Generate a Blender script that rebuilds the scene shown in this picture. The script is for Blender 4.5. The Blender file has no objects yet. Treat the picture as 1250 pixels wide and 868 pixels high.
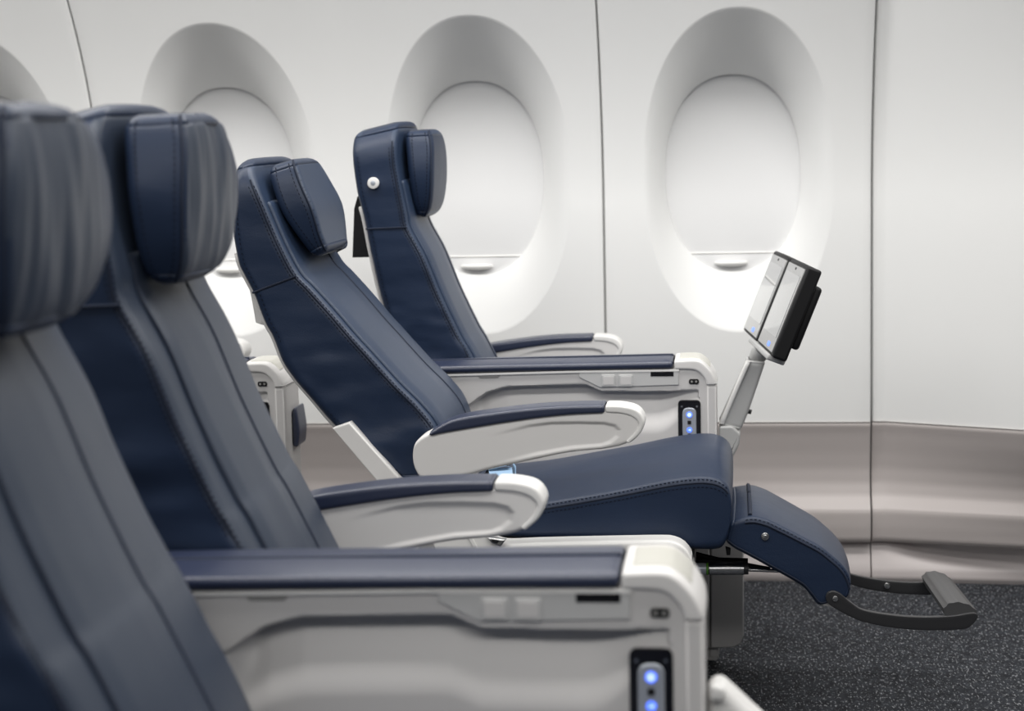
import bpy, bmesh, math, random
from mathutils import Vector, Matrix, noise

random.seed(7)
S = bpy.context.scene
COL = S.collection
PI = math.pi

# ------------------------------------------------------------------ camera
FPX = 2220.0                       # focal length in pixels of the 1250 x 868 frame
CAMZ = 1.10                        # lens height above the cabin carpet
_yc = Vector((266, -267, FPX)).normalized()
_xc = -Vector((-18389, 138, FPX)); _xc = (_xc - _yc * _xc.dot(_yc)).normalized()
_zc = _xc.cross(_yc)
cam_d = bpy.data.cameras.new('camera'); cam = bpy.data.objects.new('camera', cam_d); COL.objects.link(cam)
cam_d.sensor_width = 36.0
cam_d.lens = FPX / 1250 * 36.0
right = Vector((_xc[0], _yc[0], _zc[0])); down = Vector((_xc[1], _yc[1], _zc[1])); fwd = Vector((_xc[2], _yc[2], _zc[2]))
R = Matrix((right, -down, -fwd)).transposed()
cam.matrix_world = Matrix.Translation((0, 0, CAMZ)) @ R.to_4x4()
cam_d.clip_start = 0.05
cam_d.dof.use_dof = True
cam_d.dof.focus_distance = 3.30
cam_d.dof.aperture_fstop = 4.2
cam_d.dof.aperture_blades = 9
S.camera = cam

# ------------------------------------------------------------------ colour, world, lamps
S.view_settings.view_transform = 'Standard'
S.view_settings.look = 'None'
S.view_settings.gamma = 1.0
S.view_settings.use_curve_mapping = False
S.view_settings.exposure = 0.10
w = bpy.data.worlds.new('cabin_ambient'); S.world = w; w.use_nodes = True
w.node_tree.nodes['Background'].inputs[0].default_value = (0.93, 0.96, 1.0, 1)
w.node_tree.nodes['Background'].inputs[1].default_value = 0.08

def area(name, loc, rot, sx, sy, watts, col=(1, 1, 1)):
    d = bpy.data.lights.new(name, 'AREA'); d.shape = 'RECTANGLE'; d.size = sx; d.size_y = sy
    d.energy = watts; d.color = col
    o = bpy.data.objects.new(name, d); COL.objects.link(o); o.location = loc; o.rotation_euler = rot
    return o
area('aisle_ceiling_lamp', (-0.4, 3.36, 2.20), (0, 0, 0), 5.0, 0.4, 60, (1.0, 0.985, 0.96))
area('centre_ceiling_lamp', (-0.4, 1.75, 2.32), (0, 0, 0), 5.0, 0.5, 60, (1.0, 0.985, 0.96))
area('near_aisle_ceiling_lamp', (-0.4, -0.35, 2.30), (0, 0, 0), 5.0, 0.6, 66, (1.0, 0.985, 0.96))
area('sidewall_wash_lamp', (-0.6, 3.98, 1.74), (math.radians(22), 0, 0), 5.4, 0.10, 10.5, (1.0, 0.99, 0.97))

# ------------------------------------------------------------------ photo rays: pixel + real distance to the window wall -> metres
def P(px, py, Y):
    a, b = (px - 625) / FPX, (py - 434) / FPX
    r = right * a + down * b + fwd
    r = r * (Y / r.y)
    return Vector((r.x, Y, r.z + CAMZ))
def PX(pts, Y, dx=0.0, dz=0.0):
    out = []
    for p in pts:
        v = P(p[0], p[1], Y); out.append((v.x + dx, v.z + dz))
    return out

# ------------------------------------------------------------------ materials
def mat(name, col, rough=0.5, spec=0.5, metal=0.0, bump=None, emit=None, coat=0.0, var=0.0, sheen=0.0):
    m = bpy.data.materials.new(name); m.use_nodes = True
    nt = m.node_tree; b = nt.nodes['Principled BSDF']
    b.inputs['Base Color'].default_value = (*col, 1)
    b.inputs['Roughness'].default_value = rough
    b.inputs['Specular IOR Level'].default_value = spec
    b.inputs['Metallic'].default_value = metal
    b.inputs['Coat Weight'].default_value = coat
    b.inputs['Sheen Weight'].default_value = sheen
    if emit:
        b.inputs['Emission Color'].default_value = (*emit[0], 1); b.inputs['Emission Strength'].default_value = emit[1]
    tc = nt.nodes.new('ShaderNodeTexCoord')
    if var:
        n = nt.nodes.new('ShaderNodeTexNoise'); n.inputs['Scale'].default_value = 9; n.inputs['Detail'].default_value = 4
        mx = nt.nodes.new('ShaderNodeMix'); mx.data_type = 'RGBA'
        mx.inputs[6].default_value = (*[c * (1 - var) for c in col], 1); mx.inputs[7].default_value = (*[min(1, c * (1 + var)) for c in col], 1)
        nt.links.new(tc.outputs['Object'], n.inputs['Vector']); nt.links.new(n.outputs['Fac'], mx.inputs[0]); nt.links.new(mx.outputs[2], b.inputs['Base Color'])
    last = None
    for (scale, dist, strength, stretch) in (bump or []):
        mp = nt.nodes.new('ShaderNodeMapping'); mp.inputs['Scale'].default_value = stretch
        n = nt.nodes.new('ShaderNodeTexNoise'); n.inputs['Scale'].default_value = scale; n.inputs['Detail'].default_value = 3
        bp = nt.nodes.new('ShaderNodeBump'); bp.inputs['Distance'].default_value = dist; bp.inputs['Strength'].default_value = strength
        nt.links.new(tc.outputs['Object'], mp.inputs[0]); nt.links.new(mp.outputs[0], n.inputs['Vector']); nt.links.new(n.outputs['Fac'], bp.inputs['Height'])
        if last: nt.links.new(last.outputs[0], bp.inputs['Normal'])
        last = bp
    if last: nt.links.new(last.outputs[0], b.inputs['Normal'])
    return m

M = {}
M['leather'] = mat('navy_leather', (0.0140, 0.0255, 0.056), 0.42, 0.35, bump=[(420, 0.0006, 0.35, (1, 1, 1)), (14, 0.004, 0.30, (0.7, 1, 1.6))], var=0.12)
M['panel'] = mat('glare_greyed_navy_leather', (0.029, 0.041, 0.067), 0.44, 0.5, bump=[(420, 0.0006, 0.35, (1, 1, 1))], var=0.10)  # same navy leather, grazing reflection on the near seats greyed into the colour
M['navyfront'] = mat('navy_front_leather', (0.024, 0.041, 0.080), 0.42, 0.45, bump=[(420, 0.0006, 0.35, (1, 1, 1))], var=0.10)
M['piping'] = mat('dark_navy_seam', (0.013, 0.019, 0.037), 0.7, 0.3)
M['thread'] = mat('stitch_thread', (0.009, 0.013, 0.026), 0.8, 0.2)
M['pad'] = mat('navy_armrest_vinyl', (0.020, 0.028, 0.062), 0.36, 0.9, bump=[(500, 0.0004, 0.3, (1, 1, 1))])
M['shell'] = mat('pale_grey_plastic', (0.72, 0.705, 0.69), 0.42, 0.5, bump=[(900, 0.0002, 0.3, (1, 1, 1))])
M['tip'] = mat('white_plastic', (0.78, 0.77, 0.75), 0.35, 0.5)
M['console'] = mat('warm_grey_plastic', (0.62, 0.605, 0.595), 0.45, 0.5, bump=[(900, 0.0002, 0.3, (1, 1, 1))])
M['plate'] = mat('grey_control_plastic', (0.54, 0.54, 0.535), 0.4, 0.5)
M['cream'] = mat('cream_tray_plastic', (0.52, 0.51, 0.46), 0.35, 0.5)
M['black'] = mat('black_plastic', (0.007, 0.007, 0.008), 0.55, 0.3)
M['blackgloss'] = mat('gloss_black_plastic', (0.006, 0.006, 0.008), 0.15, 0.5)
M['steel'] = mat('brushed_steel', (0.55, 0.55, 0.55), 0.25, 0.5, metal=1.0)
M['silver'] = mat('silver_plastic', (0.42, 0.45, 0.50), 0.3, 0.5, metal=0.3)
M['armmetal'] = mat('pale_painted_metal', (0.45, 0.45, 0.445), 0.38, 0.5)
M['darkbar'] = mat('graphite_metal', (0.022, 0.022, 0.024), 0.45, 0.5)
M['footroll'] = mat('grey_grip_rubber', (0.060, 0.060, 0.062), 0.5, 0.5)
M['glass'] = mat('screen_glass', (0.20, 0.21, 0.22), 0.03, 1.0, coat=1.0)
M['bezel'] = mat('grey_screen_bezel', (0.22, 0.22, 0.22), 0.12, 0.8, coat=0.5)
M['led'] = mat('blue_led', (0.1, 0.2, 0.9), 0.4, 0.5, emit=((0.08, 0.19, 1.0), 1.3))
M['ledcore'] = mat('white_blue_led', (0.6, 0.7, 1), 0.4, 0.5, emit=((0.40, 0.55, 1.0), 1.1))
M['blue'] = mat('sky_blue_webbing', (0.45, 0.68, 0.95), 0.6, 0.4, bump=[(700, 0.0005, 0.5, (1, 1, 1))])
M['green'] = mat('green_marking', (0.10, 0.30, 0.03), 0.5)
M['wall'] = mat('white_cabin_lining', (0.79, 0.79, 0.78), 0.42, 0.4, bump=[(700, 0.0002, 0.2, (1, 1, 1))])
M['shade'] = mat('white_window_shade', (0.71, 0.71, 0.71), 0.45, 0.4)
M['dado'] = mat('taupe_lower_lining', (0.50, 0.455, 0.44), 0.38, 0.5, bump=[(800, 0.0002, 0.25, (1, 1, 1))])
M['kick'] = mat('pale_taupe_kick_panel', (0.56, 0.51, 0.50), 0.4, 0.5)
M['gap'] = mat('dark_gap', (0.55, 0.55, 0.54), 0.8)
M['ceil'] = mat('white_ceiling_lining', (0.80, 0.80, 0.80), 0.6)
M['pedestal'] = mat('grey_leg_cover', (0.30, 0.295, 0.285), 0.5, 0.5, bump=[(900, 0.0002, 0.3, (1, 1, 1))])

def carpet():
    m = bpy.data.materials.new('dark_flecked_carpet'); m.use_nodes = True
    nt = m.node_tree; b = nt.nodes['Principled BSDF']; b.inputs['Roughness'].default_value = 0.85; b.inputs['Specular IOR Level'].default_value = 0.2
    tc = nt.nodes.new('ShaderNodeTexCoord')
    def noi(scale, stretch, detail=2, rot=0):
        mp = nt.nodes.new('ShaderNodeMapping'); mp.inputs['Scale'].default_value = stretch; mp.inputs['Rotation'].default_value = (0, 0, rot)
        n = nt.nodes.new('ShaderNodeTexNoise'); n.inputs['Scale'].default_value = scale; n.inputs['Detail'].default_value = detail
        nt.links.new(tc.outputs['Object'], mp.inputs[0]); nt.links.new(mp.outputs[0], n.inputs['Vector']); return n
    def ramp(n, p0, p1, c0, c1):
        r = nt.nodes.new('ShaderNodeValToRGB'); r.color_ramp.elements[0].position = p0; r.color_ramp.elements[1].position = p1
        r.color_ramp.elements[0].color = (*c0, 1); r.color_ramp.elements[1].color = (*c1, 1)
        nt.links.new(n.outputs['Fac'], r.inputs[0]); return r
    base = ramp(noi(60, (1, 0.5, 1), 3), 0.35, 0.7, (0.012, 0.0135, 0.017), (0.033, 0.037, 0.045))
    fleck = ramp(noi(165, (1.5, 0.42, 1), 1), 0.60, 0.70, (0, 0, 0), (1, 1, 1))
    fleck2 = ramp(noi(230, (0.5, 1.3, 1), 1), 0.64, 0.74, (0, 0, 0), (1, 1, 1))
    ad = nt.nodes.new('ShaderNodeMix'); ad.data_type = 'RGBA'; ad.blend_type = 'LIGHTEN'; ad.inputs[0].default_value = 1
    nt.links.new(fleck.outputs[0], ad.inputs[6]); nt.links.new(fleck2.outputs[0], ad.inputs[7])
    mx = nt.nodes.new('ShaderNodeMix'); mx.data_type = 'RGBA'
    nt.links.new(ad.outputs[2], mx.inputs[0]); nt.links.new(base.outputs[0], mx.inputs[6]); mx.inputs[7].default_value = (0.26, 0.265, 0.28, 1)
    nt.links.new(mx.outputs[2], b.inputs['Base Color'])
    bp = nt.nodes.new('ShaderNodeBump'); bp.inputs['Distance'].default_value = 0.004; bp.inputs['Strength'].default_value = 0.6
    nt.links.new(noi(260, (1, 1, 1), 2).outputs['Fac'], bp.inputs['Height']); nt.links.new(bp.outputs[0], b.inputs['Normal'])
    return m
M['carpet'] = carpet()

# ------------------------------------------------------------------ object helpers
def link(name, bm, m, parent=None, smooth=True, sharp=None):
    bmesh.ops.recalc_face_normals(bm, faces=bm.faces)
    me = bpy.data.meshes.new(name); bm.to_mesh(me); bm.free()
    for p in me.polygons: p.use_smooth = smooth
    if smooth and sharp is not None: me.set_sharp_from_angle(angle=math.radians(sharp))
    ms = m if isinstance(m, (list, tuple)) else [m]
    for k in ms: me.materials.append(k)
    o = bpy.data.objects.new(name, me); COL.objects.link(o)
    if parent is not None:
        o.parent = parent
        o.matrix_parent_inverse = Matrix.Translation(parent.location).inverted()
    return o
def thing(name, label, cat, loc=(0, 0, 0), group=None):
    o = bpy.data.objects.new(name, None); COL.objects.link(o); o.location = loc; o.empty_display_size = 0.1
    o['label'] = label; o['category'] = cat
    if group: o['group'] = group
    return o
def struct(o):
    o['kind'] = 'structure'; return o
def copy_tree(o, parent=None):
    c = o.copy(); COL.objects.link(c)
    if parent is not None:
        inv = o.matrix_parent_inverse.copy(); c.parent = parent; c.matrix_parent_inverse = inv
    for ch in list(o.children): copy_tree(ch, c)
    return c

def sstep(a, b, x):
    if a == b: return 1.0 if x >= a else 0.0
    t = max(0.0, min(1.0, (x - a) / (b - a))); return t * t * (3 - 2 * t)

def spline(pts, n=200):
    """Catmull-Rom through 2-D points, n samples evenly spaced by length"""
    if len(pts) == 2: dense = [pts[0], pts[1]]
    else:
        dense = []
        q = [pts[0]] + list(pts) + [pts[-1]]
        for i in range(1, len(q) - 2):
            p0, p1, p2, p3 = q[i - 1], q[i], q[i + 1], q[i + 2]
            for k in range(24):
                t = k / 24; c = []
                for d in range(len(p1)):
                    c.append(0.5 * (2 * p1[d] + (p2[d] - p0[d]) * t + (2 * p0[d] - 5 * p1[d] + 4 * p2[d] - p3[d]) * t * t + (3 * p1[d] - p0[d] - 3 * p2[d] + p3[d]) * t ** 3))
                dense.append(tuple(c))
        dense.append(tuple(pts[-1]))
    return resample(dense, n)
def resample(dense, n):
    L = [0.0]
    for a, b in zip(dense, dense[1:]): L.append(L[-1] + math.dist(a, b))
    out = []; j = 0
    for k in range(n):
        s = L[-1] * k / (n - 1)
        while j < len(L) - 2 and L[j + 1] < s: j += 1
        d = L[j + 1] - L[j]; t = 0 if d == 0 else (s - L[j]) / d
        out.append(tuple(a + (b - a) * t for a, b in zip(dense[j], dense[j + 1])))
    return out

def loft_bm(A, B, y0, y1, r=0.012, ns=50, nt=10, ny=14, crown=0.0, crown_a=0.0, disp=None, cap0=True, cap1=True, wfun=None, nc=4, fall=0.0, wnear=1.0):
    """Solid between curve A and curve B (x,z), as wide as y0..y1, every edge rounded by r.
    crown bulges the B side across the width; disp(point, normal) -> offset along normal."""
    A = spline(A, 240); B = spline(B, 240)
    lenm = sum(math.dist(a, b) for a, b in zip(A, A[1:])) * .5 + sum(math.dist(a, b) for a, b in zip(B, B[1:])) * .5
    def ev(C, s):
        s = max(0, min(1, s)) * 239; i = min(238, int(s)); t = s - i
        return Vector((C[i][0] + (C[i + 1][0] - C[i][0]) * t, C[i][1] + (C[i + 1][1] - C[i][1]) * t))
    rows = []
    rr = min(r / lenm, 0.45)
    s0 = rr if cap0 else 0.0; s1 = 1 - rr if cap1 else 1.0
    if cap0:
        for k in range(nc):
            a = PI / 2 * k / nc; rows.append((rr * (1 - math.sin(a)), r * (1 - math.cos(PI / 2 - a)) if False else r * (1 - math.sin(a)) , a))
    for k in range(ns): rows.append((s0 + (s1 - s0) * k / (ns - 1), 0.0, None))
    if cap1:
        for k in range(nc - 1, -1, -1):
            a = PI / 2 * k / nc; rows.append((1 - rr * (1 - math.sin(a)), r * (1 - math.sin(a)), a))
    fixed = []
    for s, ins, a in rows:
        if a is not None:      # quarter-round: along = r(1-sin a'), inset = r(1-cos a')
            along = r * (1 - math.sin(a)); ins = r * (1 - math.cos(PI / 2 - a)) if False else r * (1 - math.sqrt(max(0, 1 - (1 - math.sin(a)) ** 2 * 0 - (1 - (1 - along / r)) ** 2 * 0 - (along / r - 1) ** 2)))
        fixed.append((s, ins))
    bm = bmesh.new(); loops = []
    for s, ins in fixed:
        a, b = ev(A, s), ev(B, s)
        d = b - a; L = d.length; d = d / max(L, 1e-6)
        q = min(ins, L * .45); a = a + d * q; L -= 2 * q
        wy0, wy1 = y0 + ins, y1 - ins
        if wfun:
            e = wfun(s); wy0 += e * wnear; wy1 -= e
        W = wy1 - wy0
        rad = max(0.0008, min(r - ins * 0.6, L * .48, W * .48))
        def pt(t, y): v = a + d * t; return (v.x, y, v.y)
        lp = []
        for k in range(nt): lp.append(pt(rad + (L - 2 * rad) * k / (nt - 1), wy0))
        for k in range(1, nc): g = PI / 2 * k / nc; lp.append(pt(L - rad + rad * math.sin(g), wy0 + rad * (1 - math.cos(g))))
        for k in range(ny):
            u = k / (ny - 1); c = (crown * (1 - abs(2 * u - 1) ** 2.4) if crown else 0) - fall * max(0.0, 2 * u - 1) ** 2
            lp.append(pt(L + c, wy0 + rad + (W - 2 * rad) * u))
        Lf = L - fall
        for k in range(1, nc): g = PI / 2 * k / nc; lp.append(pt(Lf - rad + rad * math.cos(g), wy1 - rad * (1 - math.sin(g))))
        for k in range(nt): lp.append(pt(Lf - rad - (Lf - 2 * rad) * k / (nt - 1), wy1))
        for k in range(1, nc): g = PI / 2 * k / nc; lp.append(pt(rad - rad * math.sin(g), wy1 - rad * (1 - math.cos(g))))
        for k in range(ny):
            u = k / (ny - 1); c = crown_a * (1 - abs(2 * u - 1) ** 2.4) if crown_a else 0
            lp.append(pt(-c, wy1 - rad - (W - 2 * rad) * u))
        for k in range(1, nc): g = PI / 2 * k / nc; lp.append(pt(rad - rad * math.cos(g), wy0 + rad * (1 - math.sin(g))))
        loops.append([bm.verts.new(p) for p in lp])
    for l0, l1 in zip(loops, loops[1:]):
        n = len(l0)
        for i in range(n): bm.faces.new((l0[i], l0[(i + 1) % n], l1[(i + 1) % n], l1[i]))
    for lp in (loops[0], loops[-1]):
        # close the end as a strip grid: B side against A side
        n = len(lp); near0 = nt + (nc - 1); iB = list(range(near0, near0 + ny)); iA = list(range(n - (nc - 1) - ny, n - (nc - 1)))
        left = list(range(n - (nc - 1), n)) + list(range(0, near0)); rightc = list(range(near0 + ny, n - (nc - 1) - ny))
        for k in range(ny - 1):
            bm.faces.new((lp[iB[k]], lp[iB[k + 1]], lp[iA[ny - 2 - k]], lp[iA[ny - 1 - k]]))
        bm.faces.new([lp[iA[ny - 1]]] + [lp[i] for i in left] + [lp[iB[0]]])
        bm.faces.new([lp[iB[ny - 1]]] + [lp[i] for i in rightc] + [lp[iA[0]]])
    bmesh.ops.recalc_face_normals(bm, faces=bm.faces)
    if bm.calc_volume(signed=True) < 0: bmesh.ops.reverse_faces(bm, faces=bm.faces)
    if disp:
        bm.normal_update()
        mv = [(v, v.normal * disp(v.co.copy(), v.normal.copy())) for v in bm.verts]
        for v, o in mv: v.co += o
    return bm
def loft(name, A, B, y0, y1, m, parent=None, sharp=None, **k):
    return link(name, loft_bm(A, B, y0, y1, **k), m, parent, True, sharp)

def add_box(bm, c, s, rot=None, bev=0.0, seg=2):
    g = bmesh.ops.create_cube(bm, size=1.0); vs = g['verts']
    bmesh.ops.scale(bm, vec=Vector(s), verts=vs)
    if bev:
        es = list({e for v in vs for e in v.link_edges})
        g2 = bmesh.ops.bevel(bm, geom=es, offset=bev, segments=seg, affect='EDGES', profile=0.5)
        vs = list({v for f in g2['faces'] for v in f.verts} | {v for v in vs if v.is_valid})
    if rot is not None: bmesh.ops.rotate(bm, cent=(0, 0, 0), matrix=rot, verts=vs)
    bmesh.ops.translate(bm, vec=Vector(c), verts=vs)
def box(name, c, s, m, parent=None, rot=None, bev=0.002, seg=2):
    bm = bmesh.new(); add_box(bm, c, s, rot, bev, seg); return link(name, bm, m, parent, True, 40)
def add_tube(bm, pts, r, sides=8, closed=False):
    pts = [Vector(p) for p in pts]; rings = []
    up = Vector((0, 0, 1)); n = len(pts)
    for i, p in enumerate(pts):
        t = (pts[min(i + 1, n - 1)] - pts[max(i - 1, 0)])
        if t.length < 1e-9: t = Vector((1, 0, 0))
        t.normalize()
        a = t.cross(Vector((0, 1, 0)));
        if a.length < 1e-3: a = t.cross(up)
        a.normalize(); b = t.cross(a)
        rk = r[i] if isinstance(r, (list, tuple)) else r
        rings.append([bm.verts.new(p + (a * math.cos(2 * PI * k / sides) + b * math.sin(2 * PI * k / sides)) * rk) for k in range(sides)])
    for r0, r1 in zip(rings, rings[1:]):
        for k in range(sides): bm.faces.new((r0[k], r0[(k + 1) % sides], r1[(k + 1) % sides], r1[k]))
    bm.faces.new(rings[0][::-1]); bm.faces.new(rings[-1])
def tube(name, pts, r, m, parent=None, sides=8):
    bm = bmesh.new(); add_tube(bm, pts, r, sides); return link(name, bm, m, parent, True, 50)
def stitches(name, pts, parent, off=(0, 0, 0), step=0.0075, ln=0.0042, r=0.0009, m=None):
    """a row of thread dashes along a polyline"""
    tot = sum((Vector(b) - Vector(a)).length for a, b in zip(pts, pts[1:]))
    q = resample([tuple(p) for p in pts], max(3, int(tot / step)))
    bm = bmesh.new(); o = Vector(off)
    for a, b in zip(q, q[1:]):
        a, b = Vector(a) + o, Vector(b) + o; d = (b - a)
        if d.length < 1e-6: continue
        d = d.normalized() * ln; add_tube(bm, [a, a + d], r, 5)
    return link(name, bm, m or M['thread'], parent, False)
def add_cyl(bm, c, axis, r, h, seg=24, r2=None, bev=0.0):
    z = Vector((0, 0, 1)); rot = z.rotation_difference(Vector(axis).normalized()).to_matrix()
    prof = [(0, 0), (r, 0), (r2 or r, h), (0, h)]
    if bev: prof = [(0, 0), (r, 0), (r2 or r, h - bev), ((r2 or r) - bev * .3, h - bev * .3), ((r2 or r) - bev, h), (0, h)]
    rings = []
    for (rr, hh) in prof:
        if rr == 0: rings.append([bm.verts.new(Vector(c) + rot @ Vector((0, 0, hh)))])
        else: rings.append([bm.verts.new(Vector(c) + rot @ Vector((rr * math.cos(2 * PI * k / seg), rr * math.sin(2 * PI * k / seg), hh))) for k in range(seg)])
    for a, b in zip(rings, rings[1:]):
        for k in range(seg):
            if len(a) == 1: bm.faces.new((a[0], b[(k + 1) % seg], b[k]))
            elif len(b) == 1: bm.faces.new((a[k], a[(k + 1) % seg], b[0]))
            else: bm.faces.new((a[k], a[(k + 1) % seg], b[(k + 1) % seg], b[k]))
def cyl(name, c, axis, r, h, m, parent=None, seg=24, r2=None, bev=0.0):
    bm = bmesh.new(); add_cyl(bm, c, axis, r, h, seg, r2, bev); return link(name, bm, m, parent, True, 40)
def prism(name, pts, y0, y1, m, parent=None, bev=0.001, seg=2, round_r=0.0):
    """polygon in x,z pushed from y0 to y1"""
    if round_r: pts = round_poly(pts, round_r)
    bm = bmesh.new()
    a = [bm.verts.new((p[0], y0, p[1])) for p in pts]; b = [bm.verts.new((p[0], y1, p[1])) for p in pts]
    n = len(pts)
    bm.faces.new(a); bm.faces.new(b[::-1])
    for i in range(n): bm.faces.new((a[i], b[i], b[(i + 1) % n], a[(i + 1) % n]))
    bmesh.ops.recalc_face_normals(bm, faces=bm.faces)
    if bev:
        es = [e for e in bm.edges if abs(e.verts[0].co.y - e.verts[1].co.y) < 1e-7]
        bmesh.ops.bevel(bm, geom=es, offset=bev, segments=seg, affect='EDGES', profile=0.5)
    o = link(name, bm, m, parent, True, 35)
    for p in o.data.polygons:
        if abs(p.normal.y) > 0.995: p.use_smooth = False
    return o
def round_poly(pts, r, n=5):
    out = []; k = len(pts)
    for i in range(k):
        p0, p1, p2 = Vector(pts[i - 1]), Vector(pts[i]), Vector(pts[(i + 1) % k])
        d0 = p0 - p1; d2 = p2 - p1
        q = min(r, d0.length * .45, d2.length * .45)
        a = p1 + d0.normalized() * q; b = p1 + d2.normalized() * q
        for j in range(n + 1):
            t = j / n; v = a * (1 - t) ** 2 + p1 * 2 * t * (1 - t) + b * t * t; out.append((v.x, v.y))
    return out
def rrect(cx, cz, w, h, r, n=6):
    return round_poly([(cx - w / 2, cz - h / 2), (cx + w / 2, cz - h / 2), (cx + w / 2, cz + h / 2), (cx - w / 2, cz + h / 2)], r, n)

# ================================================================== THE SETTING
YW = 4.475
def wall_y(z):
    return YW - 0.67 * max(0.0, z - 0.95) ** 2
DADO_TOP = 0.396
WZ0, WZ1 = DADO_TOP, 1.72
X3 = 0.006; PITCH = 0.637
GAPS = [0.336, -0.3095, -1.585, -2.86]

def bay_mesh(bm, cx, xl, xr, lipl, lipr):
    """lining round one window: flared oval reveal, then flat lining out to the bay's edges"""
    N = 192
    ic, oc = Vector((cx + 0.000, 1.010)), Vector((cx + 0.014, 1.012))
    ih, oh = (0.1665, 0.242), (0.232, 0.388)
    rings = []
    def sup(a, h, e):
        c, s = math.cos(a), math.sin(a)
        k = (abs(c / h[0]) ** e + abs(s / h[1]) ** e) ** (-1 / e)
        return Vector((c * k, s * k))
    us = [-0.02, 0.0, .03, .1, .2, .3, .4, .5, .6, .7, .8, .9, .96, 1.0]
    angs = [2 * PI * k / N for k in range(N)]
    def inner_y(z): return wall_y(z) + 0.064 + 0.042 * sstep(0.78, 1.22, z)
    for u in us:
        ring = []
        for a in angs:
            # same bearing in stretched coordinates keeps the flare even all round
            pi_ = ic + sup(a, ih, 2.22); po = oc + sup(a, oh, 2.12)
            uu = max(0, u); p = pi_.lerp(po, uu)
            yi, yo = inner_y(pi_.y), wall_y(po.y)
            side = abs(math.cos(a)) ** 1.5
            f = uu * (1 - side) + (1 - (1 - uu) ** 2.3) * side
            y = yi + (yo - yi) * f
            if u < 0: y += 0.02
            ring.append(bm.verts.new((p.x, y, p.y)))
        rings.append(ring)
    for v_ in (0.01, 0.04, 0.12, 0.25, 0.4, 0.6, 0.8, 1.0):
        ring = []
        for a in angs:
            po = oc + sup(a, oh, 2.12); d = Vector((math.cos(a), math.sin(a)))
            d = (po - oc).normalized()
            ts = []
            if d.x > 1e-6: ts.append((xr - oc.x) / d.x)
            if d.x < -1e-6: ts.append((xl - oc.x) / d.x)
            if d.y > 1e-6: ts.append((WZ1 - oc.y) / d.y)
            if d.y < -1e-6: ts.append((WZ0 - oc.y) / d.y)
            pe = oc + d * min(ts); p = po.lerp(pe, v_)
            ring.append(bm.verts.new((p.x, wall_y(p.y), p.y)))
        rings.append(ring)
    # square the corners off
    last = rings[-1]
    for cxx in (xl, xr):
        for cz in (WZ0, WZ1):
            v = min(last, key=lambda q: (q.co.x - cxx) ** 2 + (q.co.z - cz) ** 2)
            v.co = (cxx, wall_y(cz), cz)
    for r0, r1 in zip(rings, rings[1:]):
        for k in range(N): bm.faces.new((r0[k], r0[(k + 1) % N], r1[(k + 1) % N], r1[k]))
    for flag, x, sg in ((lipl, xl, -1), (lipr, xr, 1)):
        if not flag: continue
        zs = sorted([v.co.z for v in last if abs(v.co.x - x) < 1e-5])
        prof = [(0, 0), (0.0012 * sg, 0.0006), (0.0022 * sg, 0.0022), (0.0025 * sg, 0.02)]
        cols = [[bm.verts.new((x + dx, wall_y(z) + dy, z)) for z in zs] for dx, dy in prof]
        for c0, c1 in zip(cols, cols[1:]):
            for i in range(len(zs) - 1): bm.faces.new((c0[i], c0[i + 1], c1[i + 1], c1[i]))
    bmesh.ops.remove_doubles(bm, verts=bm.verts, dist=1e-5)
    return ic, ih, inner_y

bays = [(X3, GAPS[1] + .0050, GAPS[0] - .0018, 1, 1), (X3 - PITCH, -0.9490, GAPS[1] - .0050, 0, 1), (X3 - 2 * PITCH, GAPS[2] + .0050, -0.9490, 1, 0),
        (X3 - 3 * PITCH, -2.2230, GAPS[2] - .0050, 0, 1), (X3 - 4 * PITCH, GAPS[3] + .005, -2.2230, 1, 0)]
bmw = bmesh.new(); wins = []
for b in bays:
    t = bmesh.new(); info = bay_mesh(t, *b); wins.append((b[0], info))
    me = bpy.data.meshes.new('tmp'); t.to_mesh(me); t.free(); bmw.from_mesh(me); bpy.data.meshes.remove(me)
# forward lining panel beyond the last window: bends in towards the aisle
def fk(z): return 0.05 + 0.17 * sstep(0, 0.10, z) + 0.23 * sstep(0.10, 0.40, z)
def fwd_y(x, z): return wall_y(z) + 0.012 - fk(z) * max(0, x - 0.372) - 0.012 * (1 - sstep(0.341, 0.375, x)) * 0
xs = [0.3405, 0.3408, 0.3418, 0.344, 0.350, 0.358, 0.366, 0.374, 0.385] + [0.40 + 0.05 * k for k in range(19)]
zs = [WZ0 + (WZ1 - WZ0) * k / 40 for k in range(41)]
lip = {0: 0.03, 1: 0.012, 2: 0.005, 3: 0.0015}
grid = [[bmw.verts.new((x, fwd_y(x, z) + lip.get(i, 0), z)) for z in zs] for i, x in enumerate(xs)]
for c0, c1 in zip(grid, grid[1:]):
    for i in range(len(zs) - 1): bmw.faces.new((c0[i], c0[i + 1], c1[i + 1], c1[i]))
o = link('wall_left', bmw, M['wall'], None, True, 28); struct(o)

# dark cavity behind the panel joints
bm = bmesh.new()
for k in range(30):
    z0 = -0.02 + 1.72 * k / 30; z1 = -0.02 + 1.72 * (k + 1) / 30
    for gx in GAPS:
        vs = [bm.verts.new((gx + dx, wall_y(z) + (0.016 if gx < 0.3 or z < 0.40 else 0.028) + (0.045 if z < 0.40 else 0), z)) for dx, z in ((-.02, z0), (.02, z0), (.02, z1), (-.02, z1))]; bm.faces.new(vs)
bmesh.ops.remove_doubles(bm, verts=bm.verts, dist=1e-5)
struct(link('trim_1', bm, M['gap']))

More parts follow.
